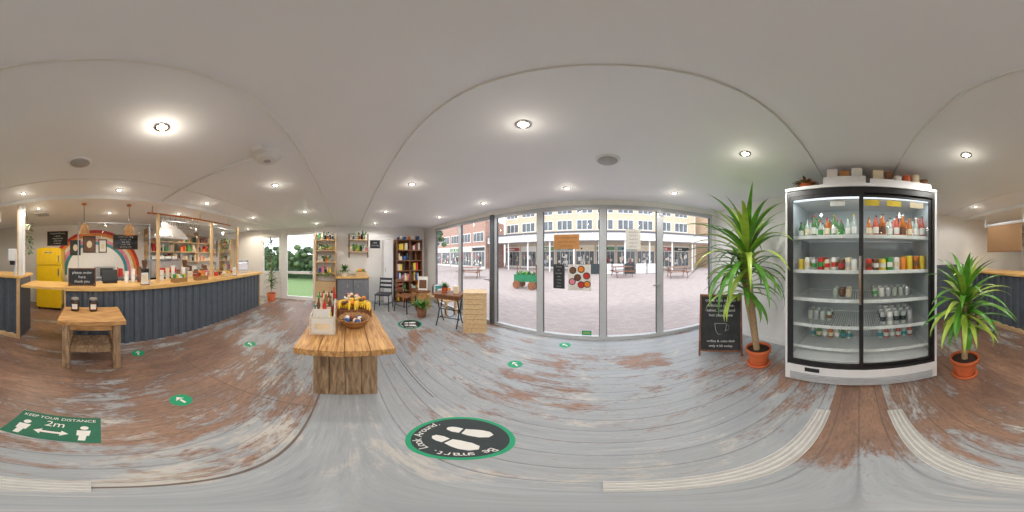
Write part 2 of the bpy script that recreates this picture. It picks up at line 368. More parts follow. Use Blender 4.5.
# ------------------------------------------------------------------ display cooler
b=B('display_cooler'); fx=1.46; bk=2.15; y0,y1=-0.745,0.70
IN=mat('cooler_interior',(180,188,192),0.35,var=0.03)
b.box(bk-0.03,y0,0.05,bk,y1,2.16,IN)
for a,c in ((y0,y0+0.03),(y1-0.03,y1)): b.box(fx+0.03,a,0.05,bk-0.03,c,2.16,WH)
for a,c in ((y0+.03,y0+0.034),(y1-0.034,y1-.03)): b.box(fx+0.06,a,0.36,bk-0.03,c,2.10,IN)
b.box(fx+0.03,y0+.03,2.10,bk-0.03,y1-.03,2.16,WH)
b.box(fx+0.045,y0+.03,0.05,bk-0.03,y1-.03,0.36,WH)
b.box(fx-0.012,y0-.005,0.03,fx+0.045,y1+.005,0.27,WH)
GRL=mat('grille_grey',(176,179,182),0.5)
for k in range(5): b.box(fx-0.022,y0+0.05,0.045+k*0.025,fx-0.01,y1-0.05,0.058+k*0.025,GRL)
for yy in (y0+.08,y1-.08):
    for xx in (fx+.08,bk-.1): b.cyl((xx,yy,0),0.025,0.06,BLK,12)
b.box(fx-0.02,y1-0.34,0.2,fx-0.011,y1-0.20,0.255,BLK)
b.box(fx-.008,y0-.006,0.27,fx+.03,y0+.014,2.19,WH); b.box(fx-.008,y1-.014,0.27,fx+.03,y1+.006,2.19,WH); b.box(fx-.012,y0-.006,2.165,fx+.06,y1+.006,2.2,WH)
b.box(fx,y0+.014,0.27,fx+0.03,y1-.014,0.31,BLK); b.box(fx,y0+.014,2.10,fx+0.03,y1-.014,2.165,BLK)
b.box(fx,y0+.014,0.31,fx+0.03,y0+0.04,2.10,BLK); b.box(fx,y1-0.04,0.31,fx+0.03,y1-.014,2.10,BLK)
ym=-0.02
def cdoor(x,a,c):
    w=0.03
    b.box(x,a,0.31,x+0.016,a+w,2.10,BLK); b.box(x,c-w,0.31,x+0.016,c,2.10,BLK)
    b.box(x,a+w,0.31,x+0.016,c-w,0.345,BLK); b.box(x,a+w,2.065,x+0.016,c-w,2.10,BLK)
    b.quad((x+.009,a+w,.345),(x+.009,c-w,.345),(x+.009,c-w,2.065),(x+.009,a+w,2.065),FGL)
cdoor(fx+0.004,ym-0.02,y1-0.04); cdoor(fx+0.022,y0+0.04,ym+0.02)
b.box(fx-0.006,ym+0.0,1.05,fx+0.004,ym+0.02,1.5,CHROME)
SH=[1.69,1.35,1.06,0.77,0.49]
WIRE=mat('shelf_wire_white',(236,240,240),0.3)
for z in SH:
    b.box(fx+0.08,y0+.035,z-0.02,fx+0.09,y1-.035,z+0.015,WIRE); b.box(bk-0.06,y0+.035,z-0.012,bk-0.05,y1-.035,z,WIRE)
    for k in range(56):
        yy=y0+0.05+k*(y1-y0-0.1)/55
        b.box(fx+0.09,yy-0.0025,z-0.008,bk-0.05,yy+0.0025,z-0.002,WIRE)
    b.box(fx+0.09,ym-.01,z-0.03,bk-.04,ym+.01,z-.008,WIRE)
b.box(fx+0.07,y0+.05,2.07,fx+0.09,y1-.05,2.085,LEDE)
for yy,cm in ((-.12,YELP),(-.33,YELP),(-.56,CRM),(.2,PAPER)): b.box(fx+0.05,yy-.07,1.985,fx+0.052,yy+.07,2.045,cm)
b.done(0.003)
for yy in (-0.38,0.34):
    l=bpy.data.lights.new('cooler_light','AREA'); l.energy=1.5; l.shape='RECTANGLE'; l.size=0.03; l.size_y=0.6; l.color=(0.93,0.98,1)
    o=bpy.data.objects.new('cooler_light',l); o.location=(fx+0.10,yy,2.06); o.rotation_euler=(0,math.radians(-25),0); sc.collection.objects.link(o)
b=B('drink_bottles_and_cans')
def bottle(x,y,z,h,r,m,cap=BLK,lab=None):
    b.lathe((x,y,z),[(r*.9,0),(r,0.01),(r,h*.52),(r*.85,h*.62),(r*.4,h*.78),(r*.36,h*.94)],m,10)
    b.lathe((x,y,z+h*.94),[(r*.42,0),(r*.42,h*.06)],cap,8)
    if lab: b.lathe((x,y,z+h*.15),[(r*1.03,0),(r*1.03,h*.3)],lab,10,cap=False)
def can(x,y,z,h,r,m,band=None):
    b.lathe((x,y,z),[(r*.85,0),(r,0.01),(r,h-.012),(r*.85,h)],m,10); b.lathe((x,y,z+h),[(r*.8,0),(r*.8,.001)],SILV,10)
    if band: b.lathe((x,y,z+h*.3),[(r*1.02,0),(r*1.02,h*.35)],band,10,cap=False)
yl=[0.60,0.53,0.46,0.39,0.32,0.25,0.18,0.11,0.05]; yr=[-.10,-.17,-.24,-.31,-.38,-.45,-.52,-.59,-.66]
CH=random.choice
for r_ in range(3):
    xx=fx+0.16+r_*0.11
    for i,yy in enumerate(yl):
        bottle(xx,yy,SH[0]+.001,0.17+.03*(i%3),0.026,[GRB,CLB,GRB,CLB,AMB,GRB,GRB,CLB,CLB][i],CH([RED,YELP,BLK,GRN]),CH([PAPER,GRN,CRM]))
    for i,yy in enumerate(yr):
        bottle(xx,yy,SH[0]+.001,0.20+.02*(i%3),0.028,[AMB,PKB,AMB,CLB,PKB,AMB,AMB,CLB,PKB][i],CH([BLK,ORG,PAPER,BRN]),CH([CRM,PAPER,PNK,BRN]))
    for i,yy in enumerate(yr):
        can(xx,yy,SH[1]+.001,.12+.015*(i//3),0.029,[RED,BRN,YELP,GRN,PAPER,ORG,YELP,AMB,YELP][i],CH([PAPER,CRM,BRN,None]))
    for i,yy in enumerate(yl):
        can(xx,yy,SH[1]+.001,.115+.02*(i%2),0.028,[YELP,PAPER,SILV,RED,CRM,PAPER,BRN,CRM,PAPER][i],CH([SILV,RED,GRN,CRM,None]))
    for i,yy in enumerate(yr[2:7]): can(xx,yy,SH[3]+.001,0.15,0.032,[SILV,PAPER,SILV,CLB,SILV][i],CH([BLU,DECB,SILV]))
    if r_:
        for i,yy in enumerate(yr[1:7]): can(xx,yy,SH[2]+.001,0.10,0.03,[CLB,PAPER,SILV,CLB,CLB,SILV][i],CH([None,GRN,SILV]))
        for i,yy in enumerate(yl[1:5]): can(xx,yy,SH[3]+.001,0.11,0.03,[CLB,SILV,CLB,CLB][i],CH([None,BRN]))
        for i,yy in enumerate(yl[5:8]): can(xx,yy,SH[2]+.001,0.09,0.03,[CLB,BRN,CRM][i])
    if r_==2:
        for i,yy in enumerate(yl[1:8]): bottle(xx,yy,SH[4]+.001,0.17,0.03,[CLB,GRB,CLB,AMB][i%4],BLU,CH([PAPER,CRM,TEAL]))
        for i,yy in enumerate(yr[2:8]): bottle(xx,yy,SH[4]+.001,0.17,0.03,[CLB,PKB][i%2],PAPER,CH([PAPER,TEAL]))
b.done()
def openbox(b,x0,y0,z0,x1,y1,z1,m,t=0.012):
    b.box(x0,y0,z0,x1,y1,z0+t,m); b.box(x0,y0,z0+t,x0+t,y1,z1,m); b.box(x1-t,y0,z0+t,x1,y1,z1,m); b.box(x0+t,y0,z0+t,x1-t,y0+t,z1,m); b.box(x0+t,y1-t,z0+t,x1-t,y1,z1,m)
b=B('storage_crate')
openbox(b,1.47,-.70,2.202,1.95,-.10,2.26,WH)
for k in range(9): b.lathe((1.53+.11*(k%2),-.64+.045*k,2.215),[(.03,0),(.042,.11+.02*(k%3))],[BRN,PAPER,CRM,DKW,TERR][k%5],12)
b.box(1.52,-.23,2.215,1.75,-.13,2.39,CRM); b.done()
b=B('storage_crate'); openbox(b,1.47,-.06,2.202,1.95,.33,2.29,WH)
b.box(1.50,-.03,2.215,1.75,.07,2.40,PAPER); b.box(1.50,.09,2.215,1.75,.18,2.37,CARD); b.box(1.50,.2,2.215,1.75,.3,2.395,PAPER); b.done()
b=B('potted_plant'); b.lathe((1.60,.54,2.202),[(.05,0),(.07,.08)],TERR,16)
for k in range(50): b.leaf((1.60,.54,2.27),R(0,6.28),R(.1,.7),R(.08,.18),.045,1.2,[BRN,LEAFD,CARD][k%3],4,lambda v: v[1]<.345 or v[2]>2.44)
b.done()

# ------------------------------------------------------------------ yuccas
def yucca(px,py,crowns,ps=1.0,seed=1,avoid=None):
    random.seed(seed); b=B('potted_yucca')
    b.lathe((px,py,0),[(.0,0),(.12*ps,0),(.14*ps,.015),(.14*ps,.03),(.11*ps,.031)],TERR,28,cap=False)
    b.lathe((px,py,.02),[(.10*ps,0),(.135*ps,.2*ps),(.135*ps,.205*ps),(.15*ps,.21*ps),(.155*ps,.27*ps),(.14*ps,.27*ps),(.135*ps,.24*ps)],TERR,28,cap=False)
    b.lathe((px,py,.02),[(.135*ps,.235*ps),(0.0,.245*ps)],SOIL,28,cap=False)
    for (cx,cy,cz,n,L,tr,wd) in crowns:
        b.tube([(px+(cx-px)*.15,py+(cy-py)*.15,.24*ps),(px+(cx-px)*.5+.01,py+(cy-py)*.5,.24+(cz-.24)*.4),(px+(cx-px)*.85,py+(cy-py)*.85,.24+(cz-.24)*.8),(cx,cy,cz+.12)],[tr*1.15,tr,tr*.95,tr*.7],TRUNK,12)
        for k in range(n):
            t=k/n
            for tries in range(5):
                az=k*2.4+R(-.3,.3)+tries*.9; el=-.25+1.6*t+R(-.12,.12); l=L*(0.85+.25*math.sin(t*3))*R(.85,1.1)
                if b.leaf((cx,cy,cz-0.14+.28*t),az,el,l,R(.05,.068)*wd,R(1.0,2.1)*(1.2-t*.7),LEAF if k%5<3 else LEAF2,9,avoid): break
    b.done()
yucca(1.58,1.12,[(1.47,1.20,1.47,80,.80,.034,1.3),(1.48,1.26,1.16,40,.56,.026,1.15)],1.0,3,lambda v:(v[0]>1.40 and v[1]<.74) or v[0]>2.18 or v[2]<.5 or v[1]>2.6 or v[2]>2.38)
yucca(1.36,-1.03,[(1.37,-1.04,.98,58,.58,.03,1.25),(1.40,-1.10,.80,26,.44,.022,1.1)],1.0,5,lambda v:(v[0]>1.38 and v[1]>-.77) or v[2]<.42)

# ------------------------------------------------------------------ chalkboard A frame
b=B('chalkboard_a_frame_sign'); base=TR(1.50,1.70,0,math.radians(-43))
for s_,rot in ((-1,-8),(1,8)):
    b.T=base@Matrix.Translation((0,s_*0.14,0))@Matrix.Rotation(math.radians(rot),4,'X')
    b.box(-.29,-.012,0,-.265,.012,.96,DKW); b.box(.265,-.012,0,.29,.012,.96,DKW); b.box(-.265,-.012,.935,.265,.012,.96,DKW); b.box(-.265,-.012,.08,.265,.012,.105,DKW)
    b.box(-.265,-.006,.105,.265,.006,.935,SLATE)
    if s_==-1:
        for i,(t,sz) in enumerate((('come in & try our',.058),('delicious coffee,',.058),('cakes, soups and',.058),('hot chocolate',.058))): b.text(t,sz,Matrix.Translation((0,-.009,.88-i*.072))@RX90,CHALK)
        for i,t in enumerate(('coffee & cake deal','only 4.50 today')): b.text(t,.05,Matrix.Translation((0,-.009,.26-i*.08))@RX90,CHALK)
        cup=[(-.08,.54,),(-.065,.43),(-.03,.37),(.03,.37),(.065,.43),(.08,.54),(-.08,.54)]
        b.tube([(x,-.009,z) for x,z in cup],.004,CHALKD,5); b.tube([(.075,-.009,.52),(.11,-.009,.51),(.11,-.009,.45),(.065,-.009,.43)],.0035,CHALKD,5)
b.T=Matrix.Identity(4); b.done()

# ------------------------------------------------------------------ central rustic table
b=B('reclaimed_timber_table')
for k in range(4):
    ya=-.41+k*.196; b.box(-2.85+R(-.02,.02),ya,.645,-1.19+R(-.008,.008),ya+.192,.71,RUST)
for (xa,xb) in ((-1.46,-1.31),(-2.62,-2.47)):
    for k in range(4):
        ya=-.275+k*.132; b.box(xa+R(-.006,.006),ya,0,xb+R(-.006,.006),ya+.128,.645,RUSTG)
b.box(-2.47,-.07,.28,-1.46,.07,.38,RUSTG)
b.box(-2.6,-.3,.60,-2.5,.27,.645,RUSTG); b.done(0.006)
TT=.712
b=B('wooden_planter_box_of_cards'); WW=wood('whitewashed_wood',(206,196,178),(238,232,220),7,(1,8,6),.7,.2)
b.T=TR(-1.74,-.245,TT,math.radians(4))
openbox(b,-.32,-.12,0,.26,.12,.2,WW,.014); b.box(.262,-.1,.02,.268,.1,.18,PAPER); b.box(.268,-.07,.07,.27,.07,.13,CRM)
for k in range(13):
    xx=-.28+k*.043; m=[PAPER,CRM,GRN,PAPER,PAPER,CRM,RED,PAPER,TEAL,PAPER,CRM,YELP,PAPER][k]
    b.box(xx,-.1+R(0,.03),.02,xx+.006,.07+R(0,.03),.22+R(0,.1),m)
for k in range(12): b.lathe((R(-.2,.2),R(-.08,.08),.2),[(.02,0),(.02,.1),(.008,.13),(.008,.16)],[RED,BRN,CRM,GRN][k%4],8)
b.T=Matrix.Identity(4); b.done()
b=B('wicker_basket_of_fruit')
b.lathe((-1.74,.08,TT),[(.0,0.0),(.10,0),(.145,.05),(.16,.09),(.165,.095),(.155,.1),(.14,.06),(.095,.015),(0,.015)],WICK,26,cap=False)
for k in range(14):
    a=2*math.pi*k/14; b.tube([(-1.74+.163*math.cos(a),.08+.163*math.sin(a),TT+.095),(-1.74+.163*math.cos(a+.2),.08+.163*math.sin(a+.2),TT+.107),(-1.74+.163*math.cos(a+.42),.08+.163*math.sin(a+.42),TT+.095)],.007,WICK,6)
for k in range(14): b.ball((-1.74+R(-.09,.09),.08+R(-.09,.09),TT+.075),.032,.032,.032,[PAPER,BRN,CRM,BLU,RED][k%5],10,6)
b.done()
b=B('fruit_crate_of_bananas')
openbox(b,-2.36,-.12,TT,-1.98,.30,TT+.1,DKW,.012)
for k in range(16):
    yy=-.1+k*.025; xx=-2.13+R(-.08,.08)
    b.tube([(xx+.08,yy,TT+.09),(xx+.045,yy+.005,TT+.145),(xx,yy+.01,TT+.17),(xx-.05,yy+.005,TT+.145),(xx-.08,yy,TT+.1)],[.006,.017,.02,.017,.006],BANA,8)
for k in range(16): b.ball((-2.2+R(-.12,.12),R(-.08,.24),TT+.14+R(0,.06)),.03,.03,.028,[ORG,BANA,BRN][k%3],10,6)
b.done()
b=B('glass_bottle_set'); 
for (x,y,h,m) in ((-2.16,-.26,.26,AMB),(-2.24,-.32,.30,GRB),(-2.34,-.22,.28,DECB),(-2.44,-.28,.24,CRM),(-2.5,-.2,.3,RED)): 
    b.lathe((x,y,TT),[(.03,0),(.034,.01),(.034,h*.6),(.014,h*.78),(.013,h)],m,14); b.lathe((x,y,TT+.05),[(.035,0),(.035,.07)],PAPER,14,cap=False)
b.done()
b=B('cake_stand'); b.lathe((-2.6,.08,TT),[(.06,0),(.06,.01),(.015,.03),(.015,.1),(.13,.11),(.13,.12)],PAPER,24)
for k in range(8): b.ball((-2.6+.08*math.cos(k*.8),.08+.08*math.sin(k*.8),TT+.145),.032,.032,.028,[BRN,CRM,PNK][k%3],10,6)
b.done()

# ------------------------------------------------------------------ small timber table by the bar
b=B('small_timber_table')
for k in range(3): b.box(-.385,-2.31+k*.187,.695,.375,-2.31+k*.187+.184,.75,RUST)
for xa in (-.33,.24):
    for ya in (-1.88,-2.28): b.box(xa,ya,0,xa+.085,ya+.085,.695,RUSTG)
    b.box(xa+.01,-2.2,.60,xa+.075,-1.88,.695,RUSTG); b.box(xa+.01,-2.2,.24,xa+.075,-1.88,.33,RUSTG)
b.box(-.245,-2.26,.26,.24,-1.84,.31,RUSTG); b.box(-.245,-1.86,.6,.24,-1.82,.695,RUST); b.done(0.005)
for x in (.21,-.03):
    b=B('coffee_jar'); b.lathe((x,-2.15,.752),[(.05,0),(.055,.01),(.055,.14),(.045,.16)],JAR,18)
    b.lathe((x,-2.15,.757),[(.045,0),(.045,.11)],BRN,14); b.lathe((x,-2.15,.912),[(.05,0),(.05,.02)],STEEL,18); b.box(x-.035,-2.093,.79,x+.035,-2.091,.86,PAPER); b.done()

# ------------------------------------------------------------------ bar counter
def corrug(b,x0,x1,y,z0,z1,m,p=.16,d=.03):
    pts=[];x=x0
    while x<x1-1e-6:
        for dx,dy in ((0,0),(p*.35,0),(p*.5,d),(p*.85,d)):
            if x+dx<x1: pts.append((x+dx,y-dy))
        x+=p
    pts.append((x1,y))
    vs=[(a,c,z0) for a,c in pts]+[(a,c,z1) for a,c in pts]; n=len(pts)
    b.add(vs,[(i,i+1,n+i+1,n+i) for i in range(n-1)],m)
BT=1.03
b=B('bar_counter')
corrug(b,-4.1,.38,-2.46,.0,BT-.06,GRYP); b.box(-4.1,-2.96,0,.38,-2.5,BT-.06,GRYP)
for xa in (-4.13,.38): b.box(xa,-2.96,0,xa+.03,-2.44,BT-.06,PINEV)
b.box(-4.2,-3.0,BT-.06,.40,-2.40,BT,TOPW); b.done(.004)
b=B('bar_counter'); corrug(b,1.2,3.15,-2.46,.08,BT+.1,GRYP); b.box(1.2,-2.96,0,3.15,-2.5,BT+.1,GRYP); b.box(1.15,-2.96,0,1.2,-2.44,BT+.1,GRYP); b.box(1.14,-2.45,0,1.2,-2.43,BT+.1,PINEV); b.box(1.2,-2.5,0,3.15,-2.44,.08,PINE)
b.box(1.12,-3.0,BT+.1,3.16,-2.40,BT+.14,TOPW); b.done(.004)
simple('bar_flap',(.41,-2.98,BT-.05,1.11,-2.42,BT-.01,TOPW),(.42,-2.75,BT-.09,1.13,-2.68,BT-.05,PINE),bevel=.004)
BP=BT+.001
b=B('sneeze_screen')
for xa in (-1.15,-2.4,-3.3): b.box(xa-.025,-2.66,BP,xa+.025,-2.61,2.25,PINEV)
for x0_,x1_ in ((-2.37,-1.18),(-3.27,-2.43)):
    b.quad((x0_,-2.63,BT+.12),(x1_,-2.63,BT+.12),(x1_,-2.63,2.15),(x0_,-2.63,2.15),ACR)
    b.box(x0_,-2.635,2.14,x1_,-2.625,2.155,STEEL); b.box(x0_,-2.635,BT+.11,x1_,-2.625,BT+.125,STEEL)
b.done()
b=B('sneeze_screen'); 
for xa in (-1.0,.2): b.box(xa,-2.65,BP,xa+.015,-2.63,2.05,STEEL); b.box(xa-.03,-2.70,BP,xa+.045,-2.58,BP+.01,STEEL)
b.box(-.985,-2.646,2.04,.2,-2.634,2.05,STEEL); b.quad((-.985,-2.64,BT+.2),(.2,-2.64,BT+.2),(.2,-2.64,2.04),(-.985,-2.64,2.04),ACR); b.done()
b=B('timber_post'); b.box(1.12,-2.62,BT+.141,1.19,-2.5,CZ-.061,WH); b.box(1.19,-2.62,BT+.141,1.22,-2.5,CZ-.061,PINEV); b.done()
b=B('roller_blind'); BLD=mat('brown_blind',(160,122,84),.8,var=.08,stretch=(1,1,8)); b.tube([(1.62,-2.57,2.17),(2.6,-2.57,2.17)],.03,WH,12); b.box(1.66,-2.575,1.60,2.56,-2.57,2.15,BLD); b.box(1.66,-2.58,1.585,2.56,-2.56,1.60,DKW)
for xx in (1.60,2.59): b.box(xx,-2.59,2.14,xx+.03,-2.55,CZ,WH)
b.done()
def chalk(name,T,w,h,lines,sz,frame=DKW,leg=False):
    b=B(name); b.T=T
    b.box(-w/2,0,0,w/2,.012,h,SLATE)
    for a in ((-w/2-.015,-.004,-.015,w/2+.015,.016,0),(-w/2-.015,-.004,h,w/2+.015,.016,h+.015),(-w/2-.015,-.004,0,-w/2,.016,h),(w/2,-.004,0,w/2+.015,.016,h)): b.box(*a,frame)
    for i,t in enumerate(lines): b.text(t,sz,Matrix.Translation((0,-.002,h-(i+.8)*h/(len(lines)+.6)))@RX90,CHALK)
    if leg: b.box(-w/2,-.05,-.014,-w/2+.02,.06,.02,frame); b.box(w/2-.02,-.05,-.014,w/2,.06,.02,frame)
    return b.done()
chalk('menu_chalkboard',TR(1.02,YB+.02,1.83,math.pi),.62,.42,('TODAYS SPECIALS','toasties','soup & bread','chilli bowl','brownies'),.06)
chalk('bar_top_chalkboard',TR(.14,-2.53,BT+.016,math.pi),.40,.25,('please order','here','thank you'),.06,leg=True)
chalk('menu_chalkboard',TR(-1.05,YB+.02,1.72,math.pi),.75,.42,('COFFEE  TEA  JUICE','flat white  2.60','latte  2.70','mocha  2.90','smoothies  3.50'),.055)
def picture(x,z,w,h,mm,fr=BLK):
    b=B('framed_picture'); y=YB
    b.box(x-w/2,y+.002,z-h/2,x+w/2,y+.025,z+h/2,fr); b.box(x-w/2+.03,y+.025,z-h/2+.03,x+w/2-.03,y+.028,z+h/2-.03,mm)
    b.ball((x,y+.028,z),w*.22,.004,h*.22,CRM,12,6); b.done()
picture(.47,1.75,.32,.46,DECB); picture(.05,1.85,.38,.5,BRN); picture(-.35,1.8,.25,.4,PAPER)
b=B('rainbow_mural'); cx,cz=-.15,1.05
for i,(ra,rb,m_) in enumerate(((1.24,1.15,RED),(1.15,1.06,ORG),(1.06,.97,CRM),(.97,.88,PNK),(.88,.79,TEAL))):
    vs=[]; n=40
    for k in range(n+1):
        a=math.pi*k/n
        for r in (ra,rb): vs.append((cx+r*math.cos(a)*1.1,YB+.0015,cz+r*math.sin(a)))
    b.add(vs,[(2*k,2*k+1,2*k+3,2*k+2) for k in range(n)],m_)
for s in (-1,1):
    for (ra,rb,m_) in ((1.24,1.15,RED),(1.15,1.06,ORG),(1.06,.97,CRM),(.97,.88,PNK),(.88,.79,TEAL)):
        b.box(cx+s*ra*1.1,YB+.001,.925,cx+s*rb*1.1,YB+.0016,1.05,m_)
b.done()
b=B('kitchen_back_counter'); b.box(-4.2,YB+.01,.08,.55,YB+.6,.88,CABG); b.box(-4.25,YB+.01,.88,.6,YB+.63,.92,STEEL); b.box(-4.2,YB+.05,0,.55,YB+.55,.08,BLK)
for k in range(7): b.box(-4.15+k*.67,YB+.6,.14,-4.15+k*.67+.6,YB+.615,.84,WH); b.box(-4.15+k*.67+.2,YB+.615,.76,-4.15+k*.67+.4,YB+.63,.78,STEEL)
b.done()
b=B('retro_refrigerator'); fx0,fx1,fy0,fy1=.78,1.46,-4.85,-4.2
def rrect(x0,x1,z0,z1,r,n=6):
    pts=[]
    for cx_,cz_,a0 in ((x1-r,z1-r,0),(x0+r,z1-r,90),(x0+.03,z0+.03,180),(x1-.03,z0+.03,270)):
        rr=r if a0<180 else .03
        for k in range(n+1):
            a=math.radians(a0+90*k/n); pts.append((cx_+rr*math.cos(a),cz_+rr*math.sin(a)))
    return pts
def slab(x0,x1,z0,z1,r,ya,yb,m):
    old=b.T; b.T=Matrix(((1,0,0,0),(0,0,1,0),(0,1,0,0),(0,0,0,1))); b.prism(rrect(x0,x1,z0,z1,r),ya,yb,m); b.T=old
slab(fx0,fx1,.06,1.73,.12,fy0,fy1-.07,YEL); slab(fx0,fx1,1.27,1.73,.12,fy1-.06,fy1,YEL); slab(fx0,fx1,.08,1.25,.04,fy1-.06,fy1,YEL)
b.box(fx0+.05,fy1,1.34,fx0+.08,fy1+.04,1.52,CHROME); b.box(fx0+.05,fy1,.98,fx0+.08,fy1+.04,1.18,CHROME); b.box(fx0+.25,fy1,1.58,fx0+.45,fy1+.006,1.61,CHROME)
for xx in (.84,1.4):
    for yy in (-4.8,-4.3): b.cyl((xx,yy,0),.02,.07,BLK,10)
b.done(.01)
def goods(b,x0,x1,y0,y1,z,hmin=.1,hmax=.24,along='x',pal=None):
    p=x0 if along=='x' else y0; e=x1 if along=='x' else y1
    while p<e-.05:
        w=R(.05,.11); h=R(hmin,hmax); m=random.choice(pal or PALETTE); g=R(0,.02)
        if p+w>e: break
        if along=='x':
            if R(0,1)<.5: b.box(p,y0,z,p+w,y1,z+h,m)
            else: b.lathe((p+w/2,(y0+y1)/2,z),[(w*.42,0),(w*.45,h*.8),(w*.25,h*.85),(w*.28,h)],m,10)
        else:
            if R(0,1)<.5: b.box(x0,p,z,x1,p+w,z+h,m)
            else: b.lathe(((x0+x1)/2,p+w/2,z),[(w*.42,0),(w*.45,h*.8),(w*.25,h*.85),(w*.28,h)],m,10)
        p+=w+g
b=B('jar_shelving_unit')
for z in (1.30,1.62,1.94,2.2):
    b.box(-4.6,YB+.003,z,-1.65,YB+.26,z+.03,PINE)
    if z<2.1: goods(b,-4.55,-1.7,YB+.05,YB+.2,z+.03,.1,.26,'x',[PAPER,CRM,BRN,STEEL,PAPER,DECB,ORG,GRN,CRM,RED])
for xx in (-4.6,-3.6,-2.6,-1.68): b.box(xx,YB+.003,1.2,xx+.03,YB+.26,2.35,PINEV)
b.done()
b=B('kitchen_utensils_and_crockery')
goods(b,-4.1,-1.8,YB+.15,YB+.35,.921,.12,.3,'x',[PAPER,STEEL,CRM,BRN]); goods(b,-.9,-.72,YB+.15,YB+.35,.921,.12,.3)
b.done()
simple('kitchen_prep_counter',(-3.3,-3.98,.08,-1.2,-3.42,.86,CABG),(-3.34,-4.0,.86,-1.16,-3.38,.9,STEEL),(-3.25,-3.95,0,-1.25,-3.45,.08,BLK))
b=B('espresso_machine'); X0,Y0=-2.15,-3.9; ez=.902
for k in range(4): b.cyl((X0+.05+(k%2)*.7,Y0+.05+(k//2)*.3,ez),.02,.03,BLK,8)
b.box(X0,Y0,ez+.03,X0+.8,Y0+.42,ez+.1,BLK); b.box(X0,Y0+.2,ez+.1,X0+.8,Y0+.42,ez+.48,STEEL); b.box(X0,Y0,ez+.34,X0+.8,Y0+.2,ez+.5,STEEL); b.box(X0-.01,Y0-.01,ez+.5,X0+.81,Y0+.43,ez+.53,CHROME)
b.box(X0+.15,Y0+.421,ez+.2,X0+.65,Y0+.424,ez+.32,RED)
for k in range(3):
    xx=X0+.16+k*.24; b.cyl((xx,Y0+.1,ez+.26),.035,.08,CHROME,14); b.tube([(xx,Y0+.1,ez+.27),(xx,Y0-.06,ez+.25)],.014,BLK,8)
for k in range(8): b.lathe((X0+.08+k*.09,Y0+.3,ez+.531),[(.025,0),(.035,.06)],PAPER,10); b.lathe((X0+.08+k*.09,Y0+.2,ez+.531),[(.025,0),(.035,.06)],[PAPER,TEAL][k%2],10)
b.done()
for gx,mm in ((-1.26,BLK),(-2.4,STEEL)):
    b=B('coffee_grinder'); b.box(gx-.07,-3.8,.902,gx+.07,-3.58,1.2,mm); b.lathe((gx,-3.7,1.2),[(.04,0),(.07,.16),(.07,.2)],BRN,14); b.done()
b=B('bread_basket'); openbox(b,-3.2,-3.85,.902,-2.6,-3.55,1.05,WICK)
for k in range(9): b.ball((-3.12+k*.055,-3.7,1.04),.05,.1,.05,CARD,10,6)
b.done()
b=B('microwave_oven'); b.box(-.65,YB+.1,.921,-.1,YB+.48,1.2,STEEL); b.box(-.6,YB+.48,.95,-.25,YB+.485,1.17,BLK); b.done(.006)
b=B('stacked_plates')
for k in range(8): b.lathe((.25,YB+.3,.921+k*.012),[(.06,0),(.12,.01)],PAPER,18)
b.done()
b=B('extractor_hood'); hx,hy=-1.85,-3.72
vs=[(hx-.45,hy-.3,1.98),(hx+.45,hy-.3,1.98),(hx+.45,hy+.3,1.98),(hx-.45,hy+.3,1.98),(hx-.25,hy-.2,2.2),(hx+.25,hy-.2,2.2),(hx+.25,hy+.2,2.2),(hx-.25,hy+.2,2.2)]
b.add(vs,[(0,1,5,4),(1,2,6,5),(2,3,7,6),(3,0,4,7),(4,5,6,7),(3,2,1,0)],STEEL); b.box(hx-.46,hy-.31,1.92,hx+.46,hy+.31,1.98,STEEL); b.box(hx-.22,hy-.18,2.2,hx+.22,hy+.18,CZ,STEEL); b.done()
b=B('air_vent_grille'); b.box(.9,-3.6,CZ-.02,1.2,-3.3,CZ,WH)
for k in range(6): b.box(.93,-3.57+k*.045,CZ-.026,1.17,-3.55+k*.045,CZ-.02,GRILL)
b.done()
for (x,y) in ((.12,-2.85),(-.68,-2.85)):
    b=B('pendant_lamp'); b.tube([(x,y,2.05),(x,y,CZ-.02)],.005,BLK,6); b.lathe((x,y,CZ-.025),[(.04,0),(.045,.025)],COPPER,16)
    b.lathe((x,y,1.88),[(.09,0),(.095,.06),(.06,.16),(.03,.19),(.02,.21)],WICK,18,cap=False); b.ball((x,y,1.95),.03,.03,.04,BULB,12,8); b.done()
b=B('copper_pipe_rail'); b.tube([(-1.0,-2.78,2.3),(-1.9,-2.78,2.3),(-3.2,-2.78,2.3)],.018,COPPER,10)
for xx in (-1.1,-2.2,-3.1): b.tube([(xx,-2.78,2.3),(xx,-2.78,CZ)],.006,COPPER,6)
for k in range(9): b.lathe((-1.25-.11*k,-2.78,2.10),[(.035,0),(.04,.08),(.006,.11),(.006,.18)],JAR,10,cap=False)
b.done()
b=B('glass_cake_display'); b.box(-3.9,-2.92,BP,-3.2,-2.70,BT+.03,STEEL); 
b.box(-3.9,-2.92,BT+.33,-3.2,-2.70,BT+.35,STEEL)
for (xa,ya) in ((-3.9,-2.92),(-3.21,-2.92),(-3.9,-2.71),(-3.21,-2.71)): b.box(xa,ya,BT+.03,xa+.01,ya+.01,BT+.33,STEEL)
b.quad((-3.9,-2.705,BT+.03),(-3.2,-2.705,BT+.03),(-3.2,-2.705,BT+.33),(-3.9,-2.705,BT+.33),ACR)
for k in range(7): b.ball((-3.83+k*.095,-2.81,BT+.06),.035,.04,.03,[BRN,CRM,ORG][k%3],10,6)
b.done()
